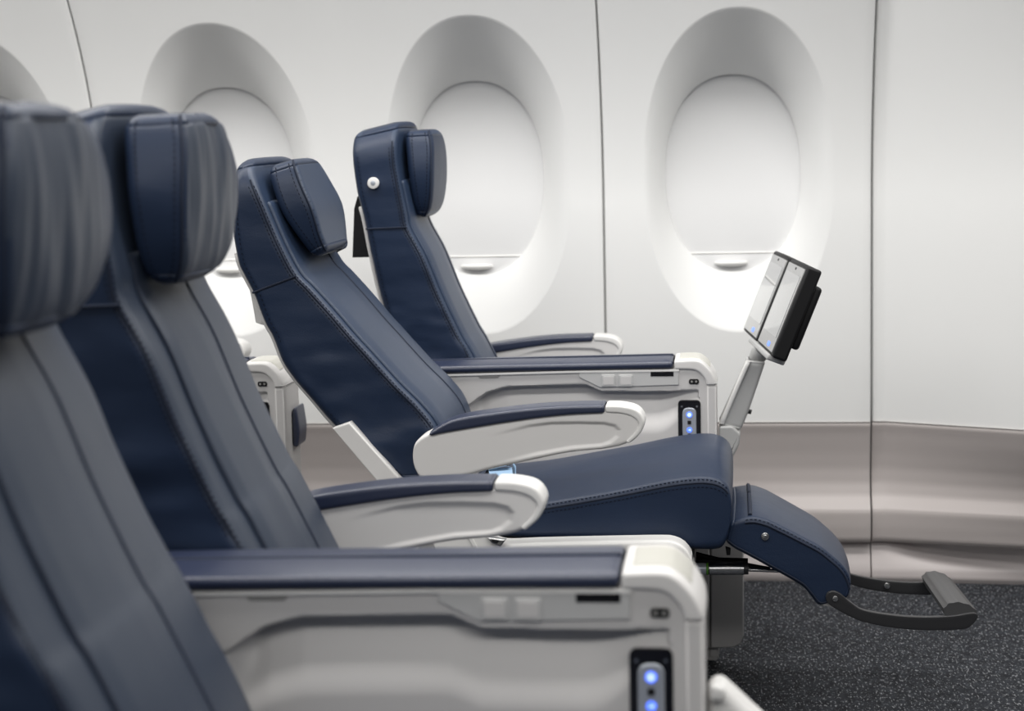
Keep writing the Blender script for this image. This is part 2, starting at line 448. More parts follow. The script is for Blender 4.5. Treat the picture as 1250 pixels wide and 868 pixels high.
# windows: closed shade, its bottom rail and the pull tab
for k, (cx, (ic, ih, iy)) in enumerate(wins):
    t = bpy.data.objects.new('window_%d' % (k + 1), None); COL.objects.link(t); t.location = (cx, YW, 0.77); struct(t)
    bm = bmesh.new(); nx, nz = 24, 40
    zr = 0.815
    g = [[bm.verts.new((ic.x - ih[0] * 1.12 + 2.24 * ih[0] * i / nx, iy(z) + 0.013, z)) for j in range(nz + 1) for z in (zr + (ic.y + ih[1] * 1.08 - zr) * j / nz,)] for i in range(nx + 1)]
    for c0, c1 in zip(g, g[1:]):
        for j in range(nz): bm.faces.new((c0[j], c0[j + 1], c1[j + 1], c1[j]))
    link('window_shade', bm, M['shade'], t)
    bm = bmesh.new(); add_box(bm, (ic.x, iy(.8) + 0.0115, 0.8135), (ih[0] * 2.2, 0.006, 0.0045), None, 0.002); link('shade_rail', bm, M['tip'], t)
    bm = bmesh.new(); add_box(bm, (ic.x, iy(.8) + 0.0135, 0.775), (ih[0] * 2.2, 0.006, 0.075), None, 0.002); link('lower_pane_cover', bm, M['shade'], t)
    bm = bmesh.new(); bmesh.ops.create_uvsphere(bm, u_segments=32, v_segments=16, radius=1.0)
    bmesh.ops.scale(bm, vec=(0.041, 0.020, 0.0095), verts=bm.verts); bmesh.ops.translate(bm, vec=(ic.x - 0.006, iy(.79) + 0.006, 0.789), verts=bm.verts)
    for v in bm.verts:
        if v.co.z > 0.793: v.co.z = 0.793 + (v.co.z - 0.793) * 0.25
    link('pull_tab', bm, M['tip'], t)

# lower lining (taupe): concave, with a crisp lower roll, and the kick panel under it
def dado_prof():
    pr = [(-0.004, 0.400), (0.000, 0.397), (-0.002, 0.393), (0.004, 0.37), (0.0125, 0.32), (0.0165, 0.28), (0.0145, 0.245), (0.006, 0.215), (-0.008, 0.193), (-0.0145, 0.183), (-0.0165, 0.176), (-0.0165, 0.14), (-0.014, 0.108), (-0.009, 0.101), (0.03, 0.100)]
    return pr
def sweep_wall(bm, prof, x_list, yf, lips=()):
    cols = []
    for i, x in enumerate(x_list):
        e = 0.02 if i in lips else 0.0
        cols.append([bm.verts.new((x, yf(x, z) + dy + e, z)) for dy, z in prof])
    for c0, c1 in zip(cols, cols[1:]):
        for i in range(len(prof) - 1): bm.faces.new((c0[i], c0[i + 1], c1[i + 1], c1[i]))
dp = []
raw = dado_prof()
for a, b in zip(raw, raw[1:]):
    for k in range(4): dp.append((a[0] + (b[0] - a[0]) * k / 4, a[1] + (b[1] - a[1]) * k / 4))
dp.append(raw[-1])
bm = bmesh.new()
flat = lambda x, z: YW
sweep_wall(bm, dp, [GAPS[3] + .003, -2.2, GAPS[2] - .003], flat)
sweep_wall(bm, dp, [GAPS[2] + .003, -1.0, GAPS[1] - .003], flat)
sweep_wall(bm, dp, [GAPS[1] + .003, 0.0, 0.333, 0.336, 0.3372], flat, lips=(4,))
sweep_wall(bm, dp, [0.3405, 0.3412] + xs[3:], lambda x, z: fwd_y(x, max(z, 0.1)) - 0.002, lips=(0,))
struct(link('trim_2', bm, M['dado'], None, True, 50))
bm = bmesh.new()
kp = [(0.035, 0.12), (0.030, 0.10), (0.020, 0.08), (0.006, 0.05), (-0.002, 0.03), (-0.004, 0.012), (0.002, 0.0), (0.03, -0.002)]
sweep_wall(bm, kp, [-2.86, 0.0, 0.3365, 0.3372], lambda x, z: YW - 0.006, lips=(3,))
def kick_y(x, z): return YW - 0.006 - 0.05 * max(0, x - 0.36) + 0.05 * math.sin(PI * max(0, min(1, (x - 0.36) / 0.52))) ** 2 * sstep(0.035, 0.085, z)
sweep_wall(bm, [(a[0] + (b[0] - a[0]) * k / 3, a[1] + (b[1] - a[1]) * k / 3) for a, b in zip(kp, kp[1:]) for k in range(3)], [0.3395, 0.340] + xs[3:], kick_y, lips=(0,))
struct(link('baseboard_left', bm, M['kick'], None, True, 50))

bm = bmesh.new(); add_box(bm, (-0.8, 2.0, -0.02), (5.4, 5.2, 0.04)); struct(link('floor', bm, M['carpet'], None, False))
bm = bmesh.new()
for k in range(24):      # ceiling lining: flat over the aisles, rolling down towards the side wall
    pass
cp = [(-0.9, 2.34), (0.0, 2.40), (1.4, 2.40), (2.4, 2.38), (3.1, 2.32), (3.55, 2.22), (3.9, 2.08), (4.02, 2.0)]
rows = [[bm.verts.new((x, y, z)) for (y, z) in spline(cp, 40)] for x in (-3.5, -1.0, 1.9)]
for r0, r1 in zip(rows, rows[1:]):
    for i in range(39): bm.faces.new((r0[i], r0[i + 1], r1[i + 1], r1[i]))
struct(link('ceiling', bm, M['ceil']))

# ================================================================== SEATS
def fold_noise(p, sc, seed=0.0):
    return noise.noise(Vector((p.x * sc[0] + seed, p.y * sc[1] + seed * 1.7, p.z * sc[2] - seed)))

def side_wrinkle(amt, seed, z0=None, z1=None):
    """soft horizontal creases on the flanks of a cover, strongest between z0 and z1"""
    def f(p, n):
        s = abs(n.y) ** 2
        k = 0.35 if z0 is None else 0.25 + 0.75 * sstep(z1 + .08, z1, p.z) * sstep(z0 - .08, z0, p.z)
        a = fold_noise(p, (6, 3, 17), seed) + 0.4 * fold_noise(p, (18, 5, 34), seed + 3)
        return amt * s * k * a
    return f
def front_fold(amt, seed, freq=30):
    """gathers running up and down the front of a headrest"""
    def f(p, n):
        s = max(0.0, n.x) ** 1.0
        a = fold_noise(p, (7, freq * 0.8, 8), seed) + 0.35 * fold_noise(p, (9, freq * 1.7, 7), seed + 6); s = s * s
        return amt * s * a + 0.25 * amt * fold_noise(p, (20, 20, 20), seed)
    return f
def add_f(*fs): return lambda p, n: sum(f(p, n) for f in fs)

# upright back traced on the window-side seat (near flank 3.86 m out)
U_BACK = [(427, 160), (428, 189), (434, 234), (443, 268.6), (451.8, 313.5), (463, 362), (482, 425), (508, 490), (530, 530)]
U_FRONT = [(482, 146), (483, 189), (487, 217), (495, 258), (499, 278), (518, 313.5), (538, 362), (562, 412), (574, 432.5), (610, 505), (622, 540)]
U_HB = [(491, 158.5), (492.5, 175), (495, 195), (498.4, 223.7), (502, 252), (507, 267)]
U_HF = [(522.5, 156.5), (527, 175), (528.5, 195), (528, 228), (524.5, 252), (517, 267)]
# reclined back of the front aisle-side seat (near flank 3.255 m out)
R_BACK = [(281, 197), (280.7, 268.6), (288, 318), (295.5, 336), (307, 358), (320.5, 393), (331.5, 413), (343, 442), (357, 463), (377.6, 487), (406, 520), (440, 550), (492, 588)]
R_FRONT = [(303, 191), (306, 210), (323, 249), (343.5, 297), (363, 334), (380, 352), (408, 383), (432, 411), (449.5, 430), (484, 468), (512, 496), (532, 522), (545, 560), (548, 590)]
R_HB = [(321, 203), (327, 223.7), (341, 258), (360, 289), (379, 318)]
R_HF = [(354.5, 192), (368, 223), (382.5, 254.8), (391, 289), (397, 309)]

def seam3(A, y): return [(x, y, z) for x, z in A]
def offset2(pts, d):
    out = []
    for i, p in enumerate(pts):
        a = Vector(pts[max(0, i - 1)]); b = Vector(pts[min(len(pts) - 1, i + 1)]); t = (b - a).normalized()
        out.append((p[0] - t.y * d, p[1] + t.x * d))
    return out

def lerp_curves(A, B, t):
    A = spline(A, 120); B = spline(B, 120)
    return [(a[0] + (b[0] - a[0]) * t, a[1] + (b[1] - a[1]) * t) for a, b in zip(A, B)]

def front_surface_line(F, y, y0, y1, crown, r, u_from, u_to, fall=0.0):
    """line drawn on the crowned front, y given"""
    n = len(F); i0, i1 = int(u_from * (n - 1)), int(u_to * (n - 1)); out = []
    Fo = F
    for i in range(i0, i1 + 1):
        a = Vector(Fo[max(0, i - 2)]); b = Vector(Fo[min(n - 1, i + 2)]); t = (b - a).normalized(); nrm = Vector((-t.y, t.x))
        if nrm.x < 0: nrm = -nrm
        yy = y(i / (n - 1)) if callable(y) else y
        u = (yy - y0 - r) / (y1 - y0 - 2 * r); c = crown * (1 - abs(2 * u - 1) ** 2.4) - fall * max(0.0, 2 * u - 1) ** 2
        p = Vector(Fo[i]) + nrm * c
        out.append((p.x, yy, p.y))
    return out

def make_seat(name, label, y0, y1, back, front, hb, hf, yt, dx=0.0, hdx=0.0, hinset=0.05, fold=0.0, seed=1.0, wr=0.004, wz=(0.5, 0.75),
              group='airline seats in two pairs', split=None, fall=0.02, bfall=0.02, pm=None, ua=0.18, dz=0.0, hsc=1.0, nb=0.020, hback=0.0):
    """yt: distance at which the outlines were traced"""
    base = thing(name, label, 'airline seat', (-0.35 + dx, (y0 + y1) / 2, 0), group)
    A = PX(back, yt, dx, dz); B = PX(front, yt, dx, dz)
    cr = 0.007; r = 0.018
    disp = add_f(side_wrinkle(wr, seed, *wz), front_fold(0.0016 if fold else 0.0006, seed + 5, 9))
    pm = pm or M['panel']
    lenB = sum(math.dist(a, b) for a, b in zip(B, B[1:]))
    def shoulder(s):
        t = max(0.0, 1 - s * lenB / 0.085); return 0.075 * (1 - math.sqrt(max(0, 1 - t * t)))
    bk = loft('backrest', A, B, y0, y1, M['leather'], base, r=r, ns=130, nt=26, ny=40, crown=cr, disp=disp, wfun=shoulder, fall=bfall)
    # front cover lies on the crowned front as a slightly raised panel
    Bs = spline(B, 120)
    def strip(nm, ya, yb, ua, ub, lift, m):
        bm = bmesh.new(); ny = 24; cols = []
        for k in range(ny + 1):
            yy = ya + (yb - ya) * k / ny
            ln = front_surface_line(Bs, yy, y0, y1, cr, r, ua, ub, bfall)
            edge = min(k / 3, (ny - k) / 8)
            cols.append((ln, min(1.0, edge)))
        vs = []
        for k, (ln, e) in enumerate(cols):
            col = []
            for i, p in enumerate(ln):
                e2 = min(1.0, i / 2, (len(ln) - 1 - i) / 2)
                a = Vector(ln[max(0, i - 1)]); b = Vector(ln[min(len(ln) - 1, i + 1)]); t = (b - a).normalized(); nr = Vector((-t.z, 0, t.x))
                if nr.x < 0: nr = -nr
                ff = front_fold(0.0022 if fold else 0.0008, seed + 9, 12)(Vector(p), Vector((1, 0, 0)))
                q = Vector(p) + nr * (lift * min(e, e2) - 0.003 * (1 - min(e, e2)) + ff * min(e, e2))
                col.append(bm.verts.new(q))
            vs.append(col)
        for c0, c1 in zip(vs, vs[1:]):
            for i in range(len(c0) - 1): bm.faces.new((c0[i], c0[i + 1], c1[i + 1], c1[i]))
        # close it: a skirt down into the cushion
        o = link(nm, bm, m, base)
        md = o.modifiers.new('thick', 'SOLIDIFY'); md.thickness = 0.006; md.offset = -1
        return o
    bol = 0.15 if fold else 0.165
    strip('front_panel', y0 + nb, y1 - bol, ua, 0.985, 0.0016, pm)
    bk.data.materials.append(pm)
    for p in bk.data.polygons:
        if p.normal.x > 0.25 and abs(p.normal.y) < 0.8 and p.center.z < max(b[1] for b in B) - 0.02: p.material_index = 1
    for yy in ((y0 + nb, y1 - bol) if nb > 0.03 else (y1 - bol,)):
        ln = front_surface_line(Bs, yy, y0, y1, cr, r, ua, 0.98, bfall)
        tube('panel_seam', [Vector(p) + Vector((0.0022, 0, 0.0008)) for p in ln], 0.0030 if yy > (y0 + y1) / 2 else 0.0016, M['piping'], bk, 8)
    # corner piping with a row of thread on either side
    for yy, sg in ((y0, -1),):
        C = offset2(spline(B, 120), 0.0)
        # seam runs on the flank just behind the rounded front edge
        T = lerp_curves(A, B, 1.0); Tin = []
        A2 = spline(A, 120)
        for a, b in zip(A2, T):
            v = Vector(b) - Vector(a); L = v.length; Tin.append(tuple(Vector(b) - v / L * 0.009))
        s3 = [(x, yy - sg * 0.0020 - sg * shoulder(i / 119), z) for i, (x, z) in enumerate(Tin) if 6 < i < 117]
        tube('edge_piping', s3, 0.0020, M['piping'], bk, 8)
        for off in (-0.0015, 0.0085):
            T3 = []
            for a, b in zip(A2, T):
                v = Vector(b) - Vector(a); L = v.length; T3.append(tuple(Vector(b) - v / L * (0.006 + off)))
            stitches('stitching', [(x, yy + sg * 0.0002, z) for x, z in T3[9:-2]], bk)
        # thread along the rear edge
        T4 = []
        for a, b in zip(A2, T):
            v = Vector(b) - Vector(a); L = v.length; T4.append(tuple(Vector(a) + v / L * 0.014))
        stitches('stitching', [(x, yy + sg * 0.0002, z) for x, z in T4[10:-3]], bk, step=0.009)
        # cross seam of the flank cover
        k = split
        ia = min(range(120), key=lambda i: math.dist(A2[i], k[0])); ib = min(range(120), key=lambda i: math.dist(T[i], k[1]))
        a, b = Vector(A2[ia]), Vector(T[ib])
        tube('cross_seam', [(*(lambda v: (v.x, yy + sg * 0.0004, v.y))(a.lerp(b, 0.02 + 0.93 * q / 12)),) for q in range(13)], 0.0020, M['piping'], bk, 6)
    # pale shell behind the back
    A2 = spline(A, 60)
    sh_in = A2[14:]; sh_out = [tuple(Vector(p)) for p in offset2(A2, -0.010)[14:]]
    if sh_out[5][0] > sh_in[5][0]: sh_out = offset2(A2, 0.010)[14:]
    loft('back_shell', sh_out, sh_in, y0 + 0.03, y1 - 0.03, M['shell'], base, r=0.004, ns=40, nt=3, ny=6)
    # headrest
    HA = PX(hb, yt + hinset, dx + hdx); HB = PX(hf, yt + hinset, dx + hdx)
    zm = (HA[0][1] + HA[-1][1]) / 2
    HA = [(x - hback, zm + (z - zm) * hsc + dz) for x, z in HA]; HB = [(x, zm + (z - zm) * hsc + dz) for x, z in HB]
    hy0, hy1 = y0 + hinset, y1 - hinset
    hd = add_f(side_wrinkle(0.0025, seed + 2), front_fold(fold, seed + 4, 42)) if fold else side_wrinkle(0.002, seed + 2)
    hcr = 0.004
    def oval(lo, hi, d0, d1):
        def f(s):
            t = max(0.0, 1 - s / lo) if lo else 0.0; e = d0 * (1 - math.sqrt(max(0, 1 - t * t)))
            t = max(0.0, 1 - (1 - s) / hi) if hi else 0.0
            return e + d1 * (1 - math.sqrt(max(0, 1 - t * t)))
        return f
    hr = loft('headrest', HA, HB, hy0, hy1, M['leather'], base, r=0.016, ns=56, nt=16, ny=64, crown=hcr, disp=hd, wfun=oval(0.60, 0.62, 0.115, 0.115), wnear=0.38, fall=fall)
    # paint the front of the headrest with the front cover leather (a second material on its front faces)
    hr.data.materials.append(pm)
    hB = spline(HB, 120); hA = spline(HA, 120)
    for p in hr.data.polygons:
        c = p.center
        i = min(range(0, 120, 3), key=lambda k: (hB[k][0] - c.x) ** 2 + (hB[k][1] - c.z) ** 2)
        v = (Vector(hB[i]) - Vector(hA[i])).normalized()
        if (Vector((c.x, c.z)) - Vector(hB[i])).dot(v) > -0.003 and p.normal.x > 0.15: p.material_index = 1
    ov_ = oval(0.60, 0.62, 0.115, 0.115); ov = lambda t: 0.38 * ov_(t)
    for yy, sg in ((hy0, -1),):
        T = []; T2 = []; T5 = []
        for i, (a, b) in enumerate(zip(hA, hB)):
            v = (Vector(b) - Vector(a)); L = v.length; v /= L; e = ov(i / 119)
            for lst, q in ((T, Vector(b) - v * 0.0055), (T2, Vector(b) - v * 0.014), (T5, Vector(a) + v * 0.016)): lst.append((q.x, yy + e, q.y))
        tube('edge_piping', [(x, y + 0.0026, z) for x, y, z in T[3:-3]], 0.0020, M['piping'], hr, 8)
        stitches('stitching', [(x, y - 0.0002, z) for x, y, z in T2[5:-5]], hr)
        stitches('stitching', [(x, y - 0.0002, z) for x, y, z in T5[5:-5]], hr)
    # two posts that carry the headrest
    hm = (Vector(hA[60]) + Vector(hB[60])) / 2
    for q in (-0.04, 0.05):
        tube('headrest_post', [(hA[70][0] - 0.045, (y0 + y1) / 2 + q, hA[70][1]), (hA[70][0] + 0.02, (y0 + y1) / 2 + q, hA[70][1])], 0.007, M['steel'], hr, 8)
    return base, A, B

def seat_base(base, y0, y1, dx, cushion=True):
    """flat cushion, base pan and two legs on the floor track (for the upright seats)"""
    x0, x1 = -0.55 + dx, -0.06 + dx
    if cushion:
        B = [(x0, 0.425), (x0 + .12, 0.432), (x0 + .3, 0.452), (x1 - .06, 0.458), (x1 - .012, 0.44), (x1, 0.41)]
        A = [(x0, 0.335), (x0 + .12, 0.335), (x0 + .3, 0.335), (x1 - .06, 0.335), (x1 - .02, 0.337), (x1 - .005, 0.345)]
        loft('seat_cushion', A, B, y0 + .005, y1 - .005, M['leather'], base, r=0.02, ns=40, nt=8, ny=24, crown=0.02, disp=side_wrinkle(0.002, y0))
    loft('seat_pan', [(x0 + .02, 0.28), (x1 - .04, 0.29)], [(x0 + .02, 0.333), (x1 - .04, 0.333)], y0 + .015, y1 - .015, M['shell'], base, r=0.012, ns=8, nt=4, ny=6)
    for q in (0.25, 0.75):
        yy = y0 + (y1 - y0) * q
        loft('seat_leg', [(x0 + .04, 0.004), (x1 - .12, 0.004)], [(x0 + .10, 0.29), (x1 - .10, 0.29)], yy - .018, yy + .018, M['pedestal'], base, r=0.008, ns=8, nt=4, ny=4)

def arm_recess(poly, depth, xfade):
    def f(p, n):
        if n.y > -0.6: return 0.0
        inside = False; dmin = 9; x, z = p.x, p.z; k = len(poly)
        for i in range(k):
            (x0, z0), (x1, z1) = poly[i], poly[(i + 1) % k]
            if (z0 > z) != (z1 > z) and x < (x1 - x0) * (z - z0) / (z1 - z0) + x0: inside = not inside
            ex, ez = x1 - x0, z1 - z0; t = max(0, min(1, ((x - x0) * ex + (z - z0) * ez) / (ex * ex + ez * ez + 1e-12)))
            dmin = min(dmin, math.hypot(x - x0 - ex * t, z - z0 - ez * t))
        if not inside: return 0.0
        return -depth * sstep(0, 0.008, dmin) * sstep(xfade[0], xfade[1], x)
    return f

ARM_Y = 3.18
ARM_TOP = [(503.8, 556), (505, 545), (510, 537), (522.5, 529), (552, 518), (604, 509), (655.6, 503.5), (700, 500), (738.5, 499), (762, 500.5), (776, 506), (783, 513)]
ARM_LOW = [(503.8, 558), (505, 568), (509, 578), (517, 585), (545, 584.5), (569, 581), (603.7, 572), (652, 561.5), (693.6, 553), (742, 547.7), (766, 541), (780, 528)]
ARM_PAD_T = [(523, 529), (552, 512.5), (604, 503.3), (655.6, 497.5), (700, 495), (738.5, 494.3)]
ARM_PAD_B = [(525, 532), (569, 524), (638, 513), (690, 507), (738.5, 504.5)]
ARM_REC = [(610, 526), (645, 517.5), (673, 514), (707, 513.5), (738, 514.2), (752, 517.5), (758.6, 524.5), (756.5, 534), (747, 542), (735, 546.6), (700, 549), (650, 558), (600, 570), (560, 579), (540, 575), (560, 545)]
TIP_O = [(738.5, 494.6), (752, 494.6), (763, 495.8), (774, 498.5), (781.5, 503.5), (786, 511), (786.5, 518), (782, 528.5), (775, 536), (767, 542)]
TIP_I = [(738.5, 504), (750, 504.5), (760, 505.5), (769, 508), (775.5, 512), (778.5, 517), (778, 521), (774, 528), (768, 534), (763, 538.5)]
def make_armrest(parent, dx, dz, yn, thick=0.058):
    g = lambda l: PX(l, ARM_Y, dx, dz)
    poly = g(ARM_REC)
    a = loft('armrest', g(ARM_LOW), g(ARM_TOP), yn, yn + thick, M['shell'], parent, r=0.007, ns=150, nt=44, ny=6,
             disp=arm_recess(poly, 0.0045, (poly[0][0] - 0.03, poly[0][0] + 0.10)))
    loft('armrest_pad', g(ARM_PAD_B), g(ARM_PAD_T), yn - 0.0045, yn + thick + 0.0045, M['pad'], a, r=0.0055, ns=60, nt=5, ny=8, crown=0.0008)
    loft('armrest_tip', g(TIP_I), g(TIP_O), yn - 0.0025, yn + thick + 0.0025, M['tip'], a, r=0.0045, ns=60, nt=5, ny=8, crown=0.0008)
    return a

SPL_U = (PX([(443.5, 281)], 3.86)[0], PX([(500, 277)], 3.86)[0])
SPL_R = (PX([(307, 358)], 3.255)[0], PX([(361, 337)], 3.255)[0])
def spl(s, dx): return tuple((x + dx, z) for x, z in s)

# --- window-side seat of the front pair (upright)
s4, A4, B4 = make_seat('aircraft_chair', 'upright navy leather seat beside the window wall with round silver button on its flank', 3.862, 4.245, U_BACK, U_FRONT, U_HB, U_HF, 3.86,
                       dx=0.0, hinset=0.035, seed=2.1, fall=0.05, bfall=0.013, pm=M['navyfront'], wr=0.0075, wz=(0.60, 0.70), split=SPL_U)
seat_base(s4, 3.862, 4.272, 0.0)
p = P(455.6, 223.5, 3.855)
bt = cyl('side_button', p + Vector((0, 0.006, 0)), (0, -1, 0), 0.0125, 0.009, M['tip'], s4, 32, bev=0.0016)
cyl('button_boss', p + Vector((0, -0.0025, 0)), (0, -1, 0), 0.0055, 0.0012, M['silver'], bt, 24, bev=0.001)
make_armrest(s4, -0.1033, 0.0050, 4.285)
# dark screen hinged on the back of it
sc = PX([(436, 240), (446, 268), (449, 314), (430, 314.5), (432, 255)], 3.90)
prism('seatback_screen', [(sc[0][0] , sc[0][1]), (sc[1][0] + .01, sc[1][1]), (sc[2][0] + .012, sc[2][1]), (sc[3][0], sc[3][1]), (sc[4][0], sc[4][1])], 3.90, 4.16, M['black'], s4, bev=0.002)

# --- aisle seat of the front pair, reclined with its leg rest out
s3, A3, B3 = make_seat('aircraft_chair', 'reclined navy leather seat with its leg rest and foot bar extended', 3.255, 3.685, R_BACK, R_FRONT, R_HB, R_HF, 3.255,
                       dx=0.0, hinset=0.035, seed=5.3, fall=0.022, bfall=0.006, ua=0.13, pm=M['navyfront'], wr=0.0075, wz=(0.54, 0.70), split=SPL_R)
make_armrest(s3, 0, 0, 3.18)
g = lambda l, Y=3.255: PX(l, Y)
C_TOP = [(560, 622), (600, 621), (640, 617), (662.5, 613.5), (742, 600), (811, 586.5), (845, 582), (866, 582), (880, 586), (889, 594), (893, 606), (894, 618)]
C_BOT = [(560, 652), (600, 656), (640, 658.5), (680, 660), (742, 662), (811, 669), (845, 672), (862, 672.6), (872, 672.4), (881, 670), (887, 660), (892, 640)]
cu = loft('seat_cushion', g(C_BOT, 3.25), g(C_TOP, 3.25), 3.25, 3.70, M['leather'], s3, r=0.016, ns=90, nt=20, ny=40, crown=0.030, disp=add_f(side_wrinkle(0.004, 8.8), lambda p, n: 0.0012 * max(0, n.z) * fold_noise(p, (10, 14, 8), 3.3)))
ct = spline(g(C_TOP, 3.25), 120); cb = spline(g(C_BOT, 3.25), 120)
def inn(top, bot, d):
    out = []
    for a, b in zip(top, bot):
        v = (Vector(b) - Vector(a)); out.append(tuple(Vector(a) + v.normalized() * d))
    return out
tube('edge_piping', [(x, 3.2505, z) for x, z in inn(ct, cb, 0.012)[1:-8]], 0.0022, M['piping'], cu, 8)
stitches('stitching', [(x, 3.2515, z) for x, z in inn(ct, cb, 0.006)[1:-8]], cu)
stitches('stitching', [(x, 3.2495, z) for x, z in inn(ct, cb, 0.020)[1:-8]], cu)
# leg rest: short hinge pad, then the long pad
L_TOP = [(890, 637), (917, 631), (935, 634), (951, 641), (980, 655.5), (1001.6, 667), (1018, 680), (1030, 692), (1037, 702), (1040, 712)]
L_BOT = [(884, 661), (896, 670), (908, 676.4), (926, 686), (944, 696), (962, 706), (980, 717), (992, 729), (1001.6, 739.4), (1004, 741), ]
L_BOT2 = [(884, 661), (896, 670), (908, 676.4), (926, 686), (944, 696), (962, 706), (980, 717), (990, 728), (1001, 739.5), (1020, 734), (1036, 731)]
L_TOP2 = [(890, 637), (917, 631), (935, 634), (951, 641), (980, 655.5), (1001.6, 667), (1014, 676.5), (1026, 687), (1034, 697), (1038.5, 708), (1039, 716)]
lr = loft('leg_rest', g(L_BOT2, 3.27), g(L_TOP2, 3.27), 3.27, 3.665, M['leather'], s3, r=0.010, ns=70, nt=16, ny=30, crown=0.012, disp=side_wrinkle(0.004, 4.1))
lt = spline(g(L_TOP2, 3.27), 120); lb = spline(g(L_BOT2, 3.27), 120)
tube('edge_piping', [(x, 3.270, z) for x, z in inn(lt, lb, 0.010)[14:-2]], 0.0022, M['piping'], lr, 8)
tube('edge_piping', [(x, 3.2715, z) for x, z in inn(lb, lt, 0.006)[2:-14]], 0.0020, M['piping'], lr, 8)
stitches('stitching', [(x, 3.2715, z) for x, z in inn(lt, lb, 0.005)[14:-2]], lr)
i0 = 17; ln = []
for k in range(20):
    yy = 3.285 + 0.365 * k / 19; u = (yy - 3.28) / 0.375; c = 0.012 * (1 - abs(2 * u - 1) ** 2.4)
    ln.append((lt[i0][0], yy, lt[i0][1] + c))
tube('hinge_seam', ln, 0.004, M['piping'], lr, 8)
p = P(934, 654.8, 3.268)
sn = cyl('press_stud', p + Vector((0, 0.003, 0)), (0, -1, 0), 0.0075, 0.005, M['steel'], lr, 24, bev=0.002)
cyl('stud_centre', p + Vector((0, -0.001, 0)), (0, -1, 0), 0.004, 0.004, M['steel'], sn, 16, bev=0.0015)
# foot bar: two curved side arms and a ribbed roller between them
FA_T = [(1008, 729), (1010, 724), (1017, 721.5), (1026, 725), (1038, 735), (1054, 744.5), (1088, 750.5), (1124, 753), (1160, 752), (1180, 749), (1188, 748), (1193, 750)]
FA_B = [(1008, 732), (1011, 737), (1018, 742), (1028, 748), (1040, 754), (1054, 759.5), (1088, 766.5), (1124, 769.5), (1160, 769.5), (1180, 767.5), (1189, 761), (1194, 754)]
fb = loft('foot_bar', g(FA_B, 3.262), g(FA_T, 3.262), 3.262, 3.274, M['darkbar'], s3, r=0.002, ns=60, nt=6, ny=4)
dyb = Vector((0, 3.655 - 3.262, 0))
loft('far_side_arm', g(FA_B, 3.262), g(FA_T, 3.262), 3.655, 3.667, M['darkbar'], fb, r=0.002, ns=60, nt=6, ny=4)
ra, rb = P(1176, 749.5, 3.272), P(1176, 749.5, 3.272) + Vector((0, 0.383, 0))
bm = bmesh.new()
segs = 40; rings = []
for yy in [3.274 + 0.381 * k / 6 for k in range(7)]:
    ring = []
    for k in range(segs):
        a = 2 * PI * k / segs; rr = 0.0305 + 0.0012 * math.cos(10 * a)
        x = rr * math.cos(a); z = rr * 0.62 * math.sin(a)
        ca, sa = math.cos(-0.25), math.sin(-0.25)
        ring.append(bm.verts.new((ra.x - 0.004 + x * ca - z * sa, yy, ra.z + 0.002 + x * sa + z * ca)))
    rings.append(ring)
for r0, r1 in zip(rings, rings[1:]):
    for k in range(segs): bm.faces.new((r0[k], r0[(k + 1) % segs], r1[(k + 1) % segs], r1[k]))
bm.faces.new(rings[0]); bm.faces.new(rings[-1])
link('roller', bm, M['footroll'], fb, True, 40)
p = P(1019.5, 730.8, 3.262); cyl('pivot_screw', p + Vector((0, 0.001, 0)), (0, -1, 0), 0.0055, 0.004, M['steel'], fb, 20, bev=0.0015)
p = P(1019.5, 730.8, 3.262); q = Vector((p.x + 0.125, 3.655, P(1094, 759, 3.262).z)); cyl('side_bolt', q, (0, -1, 0), 0.0065, 0.006, M['steel'], fb, 20, bev=0.0015)
prism('end_bracket', PX([(1000, 722), (1014, 718), (1020, 742), (1000, 738)], 3.275), 3.275, 3.30, M['shell'], fb, bev=0.002)
# the extended rest sags a little towards its far side
xl_, xr_s = P(890, 640, 3.27).x, P(1180, 750, 3.27).x
def sag(o):
    for v in o.data.vertices:
        t = max(0.0, min(1.0, (v.co.x - xl_) / (xr_s - xl_)))
        v.co.z -= max(0.0, v.co.y - 3.265) / 0.39 * (0.010 + 0.026 * t ** 0.7)
    for c in o.children: sag(c)
bpy.context.view_layer.update()
sag(lr); sag(fb)
# gas strut under the cushion
st = tube('gas_strut', [P(838, 694.5, 3.33), P(913.5, 694.5, 3.33)], 0.0105, M['darkbar'], s3, 20)
tube('strut_sleeve', [P(866, 694.5, 3.327), P(908, 694.5, 3.327)], 0.0112, M['steel'], st, 20)
for xx in (847, 862.5): tube('green_band', [P(xx, 694.5, 3.328), P(xx + 2.2, 694.5, 3.328)], 0.0114, M['green'], st, 20)
tube('label_band', [P(850, 694.5, 3.327), P(862, 694.5, 3.327)], 0.0112, M['silver'], st, 20)
tube('strut_rod', [P(912, 695.5, 3.33), P(952, 697, 3.33)], 0.0035, M['steel'], st, 10)
tube('linkage_bar', [P(840, 674, 3.36), P(880, 684, 3.36), P(940, 695, 3.36)], 0.0045, M['black'], s3, 8)
tube('linkage_bar', [P(838, 684.5, 3.36), P(913, 686.5, 3.36)], 0.008, M['black'], s3, 8)
prism('clip', PX([(885.5, 668), (892, 670), (891.5, 678), (887, 678)], 3.30), 3.30, 3.31, M['black'], s3)
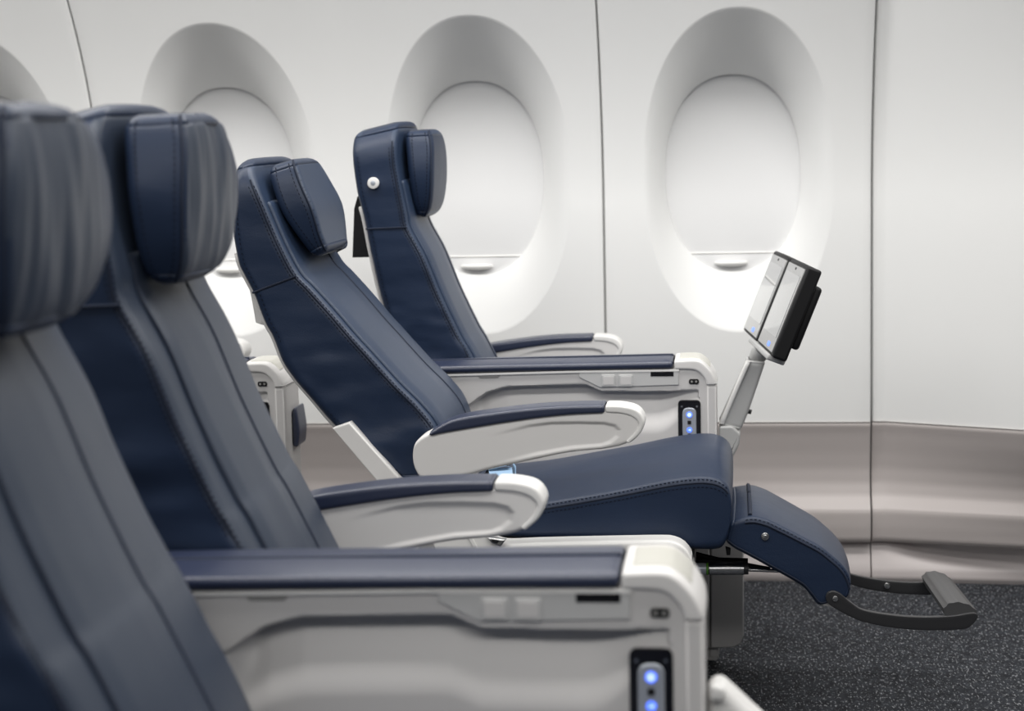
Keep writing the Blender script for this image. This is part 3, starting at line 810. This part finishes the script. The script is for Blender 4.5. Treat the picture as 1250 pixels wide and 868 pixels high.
# recline quadrant and side shroud
qd = PX([(407, 522), (427.7, 514.5), (496, 591), (500, 640), (480, 640), (464, 590)], 3.245)
prism('recline_bracket', qd, 3.235, 3.262, M['shell'], s3, bev=0.003, seg=3)
SH_T = [(462, 628), (500, 630), (560, 634), (588, 642), (597, 655), (606, 662), (620, 664.5), (660, 663), (740, 661.2), (806, 660.2), (822, 661.5), (834, 667), (842, 676), (845, 684)]
SH_B = [(462, 720), (500, 722), (560, 724), (588, 724), (597, 724), (606, 724), (620, 724), (660, 722), (740, 720), (806, 718), (822, 717), (834, 714), (842, 706), (845, 698)]
sh = loft('side_shroud', g(SH_B, 3.185), g(SH_T, 3.185), 3.185, 3.243, M['tip'], s3, r=0.008, ns=60, nt=8, ny=6)
prism('shroud_rib', PX([(568, 652), (574, 652), (586, 674), (580, 674)], 3.181), 3.181, 3.190, M['tip'], sh, bev=0.002)
p = P(519.5, 660, 3.185); cyl('shroud_bolt', p + Vector((0, 0.002, 0)), (0, -1, 0), 0.006, 0.006, M['steel'], sh, 18, bev=0.0015)
prism('bolt_plate', PX([(511, 654), (526, 654), (534, 680), (511, 680)], 3.183), 3.181, 3.190, M['pedestal'], sh, bev=0.001)
# arm pivot and buckle by the arm's lower edge
bk = prism('belt_buckle', PX([(596, 652), (620, 655), (613, 664.5), (602, 660)], 3.20), 3.176, 3.186, M['steel'], s3, bev=0.003)
prism('buckle_slot', PX([(602, 654.5), (612, 656), (609, 660), (603, 658)], 3.20), 3.173, 3.178, M['black'], bk, bev=0.001)
# base of the seat
loft('seat_pan', PX([(520, 690), (850, 690)], 3.3), PX([(520, 665), (850, 674)], 3.3), 3.262, 3.69, M['pedestal'], s3, r=0.012, ns=8, nt=4, ny=6)
for q in (3.36, 3.58):
    loft('seat_leg', [(-0.47, 0.004), (-0.17, 0.004)], [(-0.43, 0.335), (-0.12, 0.335)], q - .018, q + .018, M['pedestal'], s3, r=0.008, ns=8, nt=4, ny=4)
# light shell corner of the seat-back screen peeping out behind
prism('seatback_screen', PX([(304, 352), (309, 358), (320, 388), (321, 397), (312, 394), (307, 366)], 3.36), 3.36, 3.60, M['tip'], s3, bev=0.002)

# seat belt lying on the cushion: a thing of its own, sky-blue webbing with a latch
bz = thing('seat_belt', 'sky blue seat belt strap on the reclined seat cushion under its armrest', 'seat belt', P(610, 585, 3.36))
def ribbon(nm, pts, wv, th, m, parent):
    bm = bmesh.new(); rows = []
    for p in pts:
        p = Vector(p); rows.append([bm.verts.new(p - wv + Vector((0, 0, th))), bm.verts.new(p + wv + Vector((0, 0, th))), bm.verts.new(p + wv), bm.verts.new(p - wv)])
    for a, b in zip(rows, rows[1:]):
        for k in range(4): bm.faces.new((a[k], a[(k + 1) % 4], b[(k + 1) % 4], b[k]))
    bm.faces.new(rows[0]); bm.faces.new(rows[-1][::-1])
    return link(nm, bm, m, parent, False)
bm = bmesh.new()
qs = [P(591, 601, 3.272), P(627, 601, 3.272), P(625, 570.5, 3.335), P(597, 572.5, 3.335)]
lo_ = [bm.verts.new(q) for q in qs]; hi_ = [bm.verts.new(q + Vector((0, 0.004, -0.004))) for q in qs]
bm.faces.new(lo_); bm.faces.new(hi_[::-1])
for k in range(4): bm.faces.new((lo_[k], hi_[k], hi_[(k + 1) % 4], lo_[(k + 1) % 4]))
link('belt_webbing', bm, M['blue'], bz, False)
prism('belt_fold', PX([(626, 598), (626.5, 565), (629.5, 570), (630, 598)], 3.28), 3.272, 3.288, M['blue'], bz, bev=0.0015)
prism('belt_latch', PX([(597, 574), (598, 569.5), (620, 564), (623.5, 566), (622, 570), (617, 569)], 3.33), 3.328, 3.34, M['steel'], bz, bev=0.0015)
prism('belt_hook', PX([(590, 580), (596, 571.5), (597, 580), (594, 584)], 3.28), 3.274, 3.286, M['black'], bz, bev=0.001)

# --- near pair
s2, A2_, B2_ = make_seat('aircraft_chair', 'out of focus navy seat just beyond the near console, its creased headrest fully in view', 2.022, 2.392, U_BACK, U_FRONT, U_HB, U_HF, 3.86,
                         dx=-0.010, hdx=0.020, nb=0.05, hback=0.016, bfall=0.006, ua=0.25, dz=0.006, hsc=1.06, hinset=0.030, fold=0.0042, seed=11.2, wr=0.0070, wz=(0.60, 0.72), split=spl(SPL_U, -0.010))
seat_base(s2, 2.022, 2.432, 0.0)
make_armrest(s2, -0.1033, 0.0025, 2.445)
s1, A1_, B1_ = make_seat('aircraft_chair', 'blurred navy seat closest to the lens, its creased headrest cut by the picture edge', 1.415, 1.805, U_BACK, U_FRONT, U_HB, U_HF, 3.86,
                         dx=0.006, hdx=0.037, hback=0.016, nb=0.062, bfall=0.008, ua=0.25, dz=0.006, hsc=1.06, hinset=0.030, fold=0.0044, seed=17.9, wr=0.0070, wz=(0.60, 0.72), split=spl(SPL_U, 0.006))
seat_base(s1, 1.415, 1.865, 0.0)

# ================================================================== CONSOLES between the seats of a pair
CY = 3.722; CW = 0.128
def make_console(label, group):
    c = lambda l: PX(l, CY)
    base = thing('centre_console', label, 'console', (-0.35, CY + CW / 2, 0), group)
    xr_ = P(480, 450, CY).x
    top = [(480, 458), (600, 454.8), (700, 452.6), (800, 450.7), (829, 450.3), (840, 445), (848, 443.2), (857, 446.4), (865.6, 455.5), (871.5, 464), (873.6, 471)]
    T = c(top)
    def prof(px, py): return P(px, py, CY)
    # pocket under the control strip
    zt_pts = [(v[0], v[1]) for v in c([(560, 500), (575, 492), (583, 486), (595, 478), (617, 471.5), (660, 469.6), (707, 468.5), (714, 468.5), (733, 476.6), (775, 477), (816, 476.8), (853, 475)])]
    xL, xR = zt_pts[0][0], zt_pts[-1][0]
    def zt(x):
        for (xa, za), (xb, zb) in zip(zt_pts, zt_pts[1:]):
            if xa <= x <= xb: return za + (zb - za) * (x - xa) / (xb - xa)
        return zt_pts[0][1] if x < xL else zt_pts[-1][1]
    x800, x850 = P(800, 480, CY).x, P(853, 480, CY).x
    def pocket(p, n):
        if n.y > -0.6 or p.x < xL or p.x > xR: return 0.0
        d = zt(p.x) - p.z
        if d <= 0: return 0.0
        fade = sstep(xL, xL + 0.05, p.x)
        span = 0.092 - 0.05 * sstep(x800, x850, p.x)
        dep = 0.030 * (1 - 0.75 * sstep(x800, x850, p.x))
        return -dep * fade * sstep(0, 0.006, d) * (1 - sstep(0.006, span, d))
    bm = bmesh.new(); bm.free()
    Bt = T
    At = [(x, 0.012) for x, z in T]
    body = loft('console_body', At, Bt, CY, CY + CW, M['console'], base, sharp=40, r=0.006, ns=260, nt=300, ny=8, disp=pocket, cap0=True, cap1=True)
    # foot rail to the carpet
    prism('floor_foot', [(P(520, 500, CY).x, 0.0), (P(840, 500, CY).x, 0.0), (P(840, 500, CY).x, 0.014), (P(520, 500, CY).x, 0.014)], CY + 0.03, CY + CW - 0.03, M['pedestal'], base)
    # raised end cap running over the front corner
    CAP_O = [(822.8, 440.3), (848, 439.4), (858, 443), (867.5, 452.5), (873, 462), (875.6, 469.5)]
    CAP_I = [(822.8, 451), (843, 451.2), (851, 453.2), (857.2, 458.5), (860.8, 464), (862.5, 470)]
    cap = loft('end_cap', c(CAP_I), c(CAP_O), CY - 0.0045, CY + CW + 0.0045, M['shell'], base, r=0.004, ns=50, nt=6, ny=10, crown=0.002)
    # cream lid let into the cap
    O = spline(c(CAP_O), 60)[5:42]
    loft('tray_lid', offset2(O, -0.002), offset2(O, 0.0030), CY + 0.022, CY + CW - 0.018, M['cream'], cap, r=0.003, ns=30, nt=3, ny=6)
    # front post below the cap
    fx = P(875.3, 520, CY).x; zc = P(875, 470, CY).z
    prism('front_post', [(P(862.5, 470, CY).x, 0.02), (fx, 0.02), (fx, zc - 0.002), (P(862.5, 470, CY).x, zc - 0.002)], CY - 0.0025, CY + CW + 0.0025, M['console'], base, bev=0.004, seg=3)
    # padded top
    pad = loft('armrest_pad', c([(480, 458.3), (600, 454.5), (700, 452.3), (822, 450.2)]), c([(480, 448.5), (600, 445), (700, 443), (822, 440.2)]), CY - 0.006, CY + CW + 0.006, M['pad'], base, r=0.0075, ns=40, nt=6, ny=12, crown=0.0045)
    z0, z1 = P(500, 448, CY), P(821, 440.2, CY)
    tube('pad_seam', [(z0.x, CY + 0.062, P(500, 448, CY).z + 0.0040), (P(700, 443, CY).x, CY + 0.062, P(700, 443, CY).z + 0.0040), (z1.x, CY + 0.062, z1.z + 0.0040)], 0.0030, M['piping'], pad, 8)
    # slim rail under the pad
    prism('pad_rail', c([(500, 457.8), (700, 452.5), (829, 450.6), (829, 453.4), (700, 455.3), (500, 460.6)]), CY - 0.004, CY + 0.004, M['tip'], base, bev=0.001)
    # control strip with two keys, sensor slot; socket; latch recess
    cs = prism('control_strip', round_poly(c([(707, 455.4), (828.6, 452.6), (828.6, 469.8), (733, 473), (707, 460.4)]), 0.002), CY - 0.0030, CY + 0.004, M['plate'], base, bev=0.0012)
    for x0, x1 in ((734.2, 751.4), (755.4, 772.6)):
        k = prism('control_key', rrect(*[(a + b) / 2 for a, b in zip(c([(x0, 456.8)])[0], c([(x1, 472)])[0])], abs(c([(x1, 0)])[0][0] - c([(x0, 0)])[0][0]), 0.0248, 0.003), CY - 0.0055, CY - 0.002, M['plate'], cs, bev=0.0012)
        prism('key_face', rrect(*[(a + b) / 2 for a, b in zip(c([(x0, 456.8)])[0], c([(x1, 471.6)])[0])], 0.0215, 0.0175, 0.002), CY - 0.0062, CY - 0.005, M['silver'] if False else M['console'], k, bev=0.0005)
    a, b = c([(794.2, 452.6)])[0], c([(822.4, 459.3)])[0]
    prism('sensor_slot', [(a[0], b[1]), (b[0], b[1]), (b[0], a[1]), (a[0], a[1])], CY - 0.0036, CY - 0.001, M['blackgloss'], cs, bev=0.0006)
    a = c([(847.1, 465.7)])[0]
    sk = prism('headset_socket', rrect(a[0], a[1], 0.0205, 0.0105, 0.0052, 10), CY - 0.0022, CY + 0.002, M['black'], base, bev=0.0008)
    for q in (-0.0045, 0.0045): cyl('socket_hole', (a[0] + q, CY - 0.0022, a[1]), (0, -1, 0), 0.0022, 0.0006, M['pedestal'], sk, 12)
    prism('latch_notch', c([(582, 457.6), (612, 457), (608, 461.4), (586, 461.8)]), CY - 0.0015, CY + 0.003, M['pedestal'], base, bev=0.0006)
    # handset in its black holder
    a = c([(841.6, 512)])[0]; hw, hh = 0.0465, 0.125
    cx, czt = a[0], c([(841, 488.3)])[0][1]
    hs = prism('handset_holder', rrect(cx, czt - hh / 2, hw, hh, 0.010, 8), CY - 0.0025, CY + 0.004, M['blackgloss'], base, bev=0.0012)
    hd = prism('handset', rrect(cx, czt - 0.0165 - 0.046, 0.0285, 0.094, 0.0135, 10), CY - 0.0062, CY - 0.002, M['silver'], hs, bev=0.0018, seg=3)
    for (dx_, dz_) in ((-0.0155, -0.013), (0.0155, -0.013)): cyl('holder_screw', (cx + dx_, CY - 0.0020, czt + dz_), (0, -1, 0), 0.0020, 0.0013, M['steel'], hs, 12)
    for (py, k) in ((505.8, 0), (515.2, 1), (524.3, 2), (532.0, 3), (541, 1), (550, 1)):
        zz = c([(841, py)])[0][1]
        if k == 1: prism('square_key', rrect(cx, zz, 0.0075, 0.0075, 0.001), CY - 0.0074, CY - 0.0055, M['black'], hd, bev=0.0005)
        else:
            ring = cyl('lit_key', (cx, CY - 0.0058, zz), (0, -1, 0), 0.0062 if k == 0 else 0.0055, 0.0014, M['led'] if k != 3 else M['black'], hd, 24)
            if k == 0: cyl('lit_symbol', (cx, CY - 0.0070, zz), (0, -1, 0), 0.0040, 0.0006, M['ledcore'], ring, 20)
            if k == 2: prism('lit_symbol', [(cx - 0.0032, zz), (cx, zz + 0.0010), (cx + 0.0024, zz + 0.0026), (cx + 0.0024, zz - 0.0026), (cx, zz - 0.0010)], CY - 0.0078, CY - 0.0070, M['ledcore'], ring, bev=0)
    return base

con_far = make_console('grey centre console behind the reclined seat, pale monitor arm fixed to its front', 'grey consoles between paired seats')
con_near = copy_tree(con_far); con_near['label'] = 'large blurred grey console in the near row, lit control keys at the bottom edge'
con_near.location.y += 1.880 - CY
con_back = copy_tree(con_far); con_back['label'] = 'grey console end showing in the gap behind the reclined seat'
con_back.location.x -= 0.908
# leg cover under the front of the far console
for nm, l, m in (('leg_cover', [(867.6, 640), (908, 640), (908, 776), (904, 786), (895, 790.5), (867.6, 791.5)], M['console']), ('leg_cover_rear', [(800, 640), (866.3, 640), (866.3, 791.5), (800, 794)], M['console'])):
    prism(nm, PX(l, 3.70), 3.70, 3.745, m, con_far, bev=0.003, seg=3)
v = P(830, 780, 3.72); box('leg_foot', (v.x - 0.03, 3.722, 0.026), (0.09, 0.03, 0.056), M['black'], con_far)
# dark round-edged pad on the front of the row-behind console
sx = P(875.3, 520, CY).x - 0.908
loft('knee_pad', [(sx + 0.001, P(340, 545, 3.78).z), (sx + 0.001, P(340, 500, 3.78).z)], [(sx + 0.012, P(340, 546, 3.78).z), (sx + 0.016, P(340, 524, 3.78).z), (sx + 0.010, P(340, 496, 3.78).z)], 3.775, 3.852, M['pad'], con_back, r=0.006, ns=24, nt=5, ny=8)
# armrest tip of the hidden window seat in the row behind
ob = thing('window_armrest_unit', 'white armrest tip peeping out beyond the grey console in the row behind', 'armrest', (-1.25, 4.31, 0.6))
make_armrest(ob, -1.02, 0.003, 4.285)
cyl('support_post', (-1.37, 4.314, 0.0), (0, 0, 1), 0.02, 0.56, M['pedestal'], ob)

# ================================================================== MONITORS
mt = thing('monitor_arm', 'two dark framed screens side by side on a pale folding arm', 'monitor', P(880, 560, 3.78))
yA, yB = 3.74, 3.815
g = lambda l, Y=3.76: PX(l, Y)
gu = prism('arm_base', round_poly(g([(878, 518), (894, 517.5), (904, 527), (902.5, 540), (885, 575), (878, 580)]), 0.006), yA - 0.01, yB + 0.01, M['armmetal'], mt, bev=0.004, seg=3)
lk = loft('arm_link', g([(877, 517), (886, 497), (912, 438)]), g([(904, 524), (914, 500), (934.5, 440)]), yA, yB, M['armmetal'], mt, r=0.006, ns=20, nt=8, ny=8)
loft('arm_rail', g([(877, 517), (886, 497), (911.5, 439)], 3.745), g([(884, 517), (891, 499), (917, 440)], 3.745), yA - 0.006, yA + 0.01, M['tip'], lk, r=0.003, ns=12, nt=4, ny=4)
p = P(911.5, 501.5, 3.77); cyl('arm_knob', (p.x, 3.77, p.z), (1, 0, -0.3), 0.005, 0.010, M['darkbar'], lk, 14)
# screen block: frame axes from the photo's corners
TRv, TLv = P(985.8, 326.6, 3.53), P(945, 307, 4.03)
BRv = P(943, 432, 3.53)
ey = (TRv - TLv); Wd = ey.length; ey.normalize()
ez = (TRv - BRv); Hd = ez.length; ez = (ez - ey * ez.dot(ey)).normalized()
ex = ey.cross(ez)
if ex.x > 0: ex = -ex                         # faces the seats
org = (TRv + TLv) / 2 - ez * Hd / 2           # centre of the front
def mp(u, v, d): return org + ey * u + ez * v + ex * d
def mbox(nm, u0, u1, v0, v1, d0, d1, m, parent, bev=0.002, seg=2):
    bm = bmesh.new(); add_box(bm, (0, 0, 0), (u1 - u0, v1 - v0, d1 - d0), None, bev, seg)
    for vv in bm.verts:
        c = vv.co.copy(); vv.co = mp(c.x + (u0 + u1) / 2, c.y + (v0 + v1) / 2, c.z + (d0 + d1) / 2)
    o = link(nm, bm, m, parent, True, 35); mx = max(p.area for p in o.data.polygons)
    for p in o.data.polygons:
        if p.area > 0.08 * mx: p.use_smooth = False
    return o
hw = Wd / 2; hh = Hd / 2
for sg, u0, u1 in ((0, -hw, -0.018), (1, 0.014, hw)):
    hsng = mbox('screen_housing', u0, u1, -hh - 0.006, hh + 0.003, -0.030, 0.0, M['black'], mt, 0.005, 3)
    bz_ = mbox('screen_bezel', u0 + (0.003 if sg else 0.008), u1 - (0.014 if sg else 0.003), -hh + 0.001, hh - 0.005, -0.004, 0.0016, M['bezel'], hsng, 0.001)
    mbox('screen_display', u0 + (0.018 if sg else 0.022), u1 - (0.030 if sg else 0.018), -hh + 0.030, hh - 0.022, 0.0, 0.0022, M['glass'], bz_, 0.0005)
    mbox('power_light', (u0 + u1) / 2 - 0.012 + 0.03, (u0 + u1) / 2 + 0.016 + 0.03, -hh + 0.007, -hh + 0.016, 0.001, 0.0022, M['led'], bz_, 0.0004)
    mbox('screen_camera', (u0 + u1) / 2 - 0.006, (u0 + u1) / 2 + 0.006, hh - 0.014, hh - 0.009, 0.001, 0.0022, M['black'], bz_, 0.0004)
    mbox('housing_back', u0 + 0.02, u1 - 0.012, -hh + 0.022, hh - 0.028, -0.046, -0.028, M['black'], hsng, 0.007, 3)
    mbox('housing_rib', u0 + 0.004, u1 - 0.002, -hh, hh, -0.0185, -0.0165, M['darkbar'], hsng, 0.0008)
br = mbox('screen_bracket', -0.09, 0.22, -hh - 0.016, -hh - 0.004, -0.034, 0.004, M['armmetal'], mt, 0.004, 3)
k0 = mp(0.02, -hh - 0.012, -0.014); k1 = P(923, 437, 3.775)
tube('bracket_neck', [k0, k0.lerp(k1, .5), k1], [0.017, 0.019, 0.016], M['armmetal'], br, 20)

# stowed monitor arm on the near console
ns = thing('stowed_arm', 'blurred white monitor arm folded beside the front of the near console', 'monitor arm', P(880, 860, 1.94))
g = lambda l, Y=1.90: PX(l, Y)
ab = loft('arm_base', g([(862.5, 905), (880, 925), (930, 945), (980, 965)]), g([(862.5, 838), (880, 838), (894, 848), (935, 886), (985, 928)]), 1.90, 1.955, M['tip'], ns, r=0.014, ns=30, nt=8, ny=10)
loft('arm_knuckle', g([(866, 858), (874, 857), (886, 858)], 1.885), g([(866, 838), (874, 837), (886, 842)], 1.885), 1.885, 1.90, M['tip'], ab, r=0.005, ns=12, nt=5, ny=5)
loft('arm_leg', g([(880, 1100), (960, 1105)]), g([(880, 900), (960, 915)]), 1.91, 1.945, M['armmetal'], ns, r=0.008, ns=10, nt=5, ny=5)
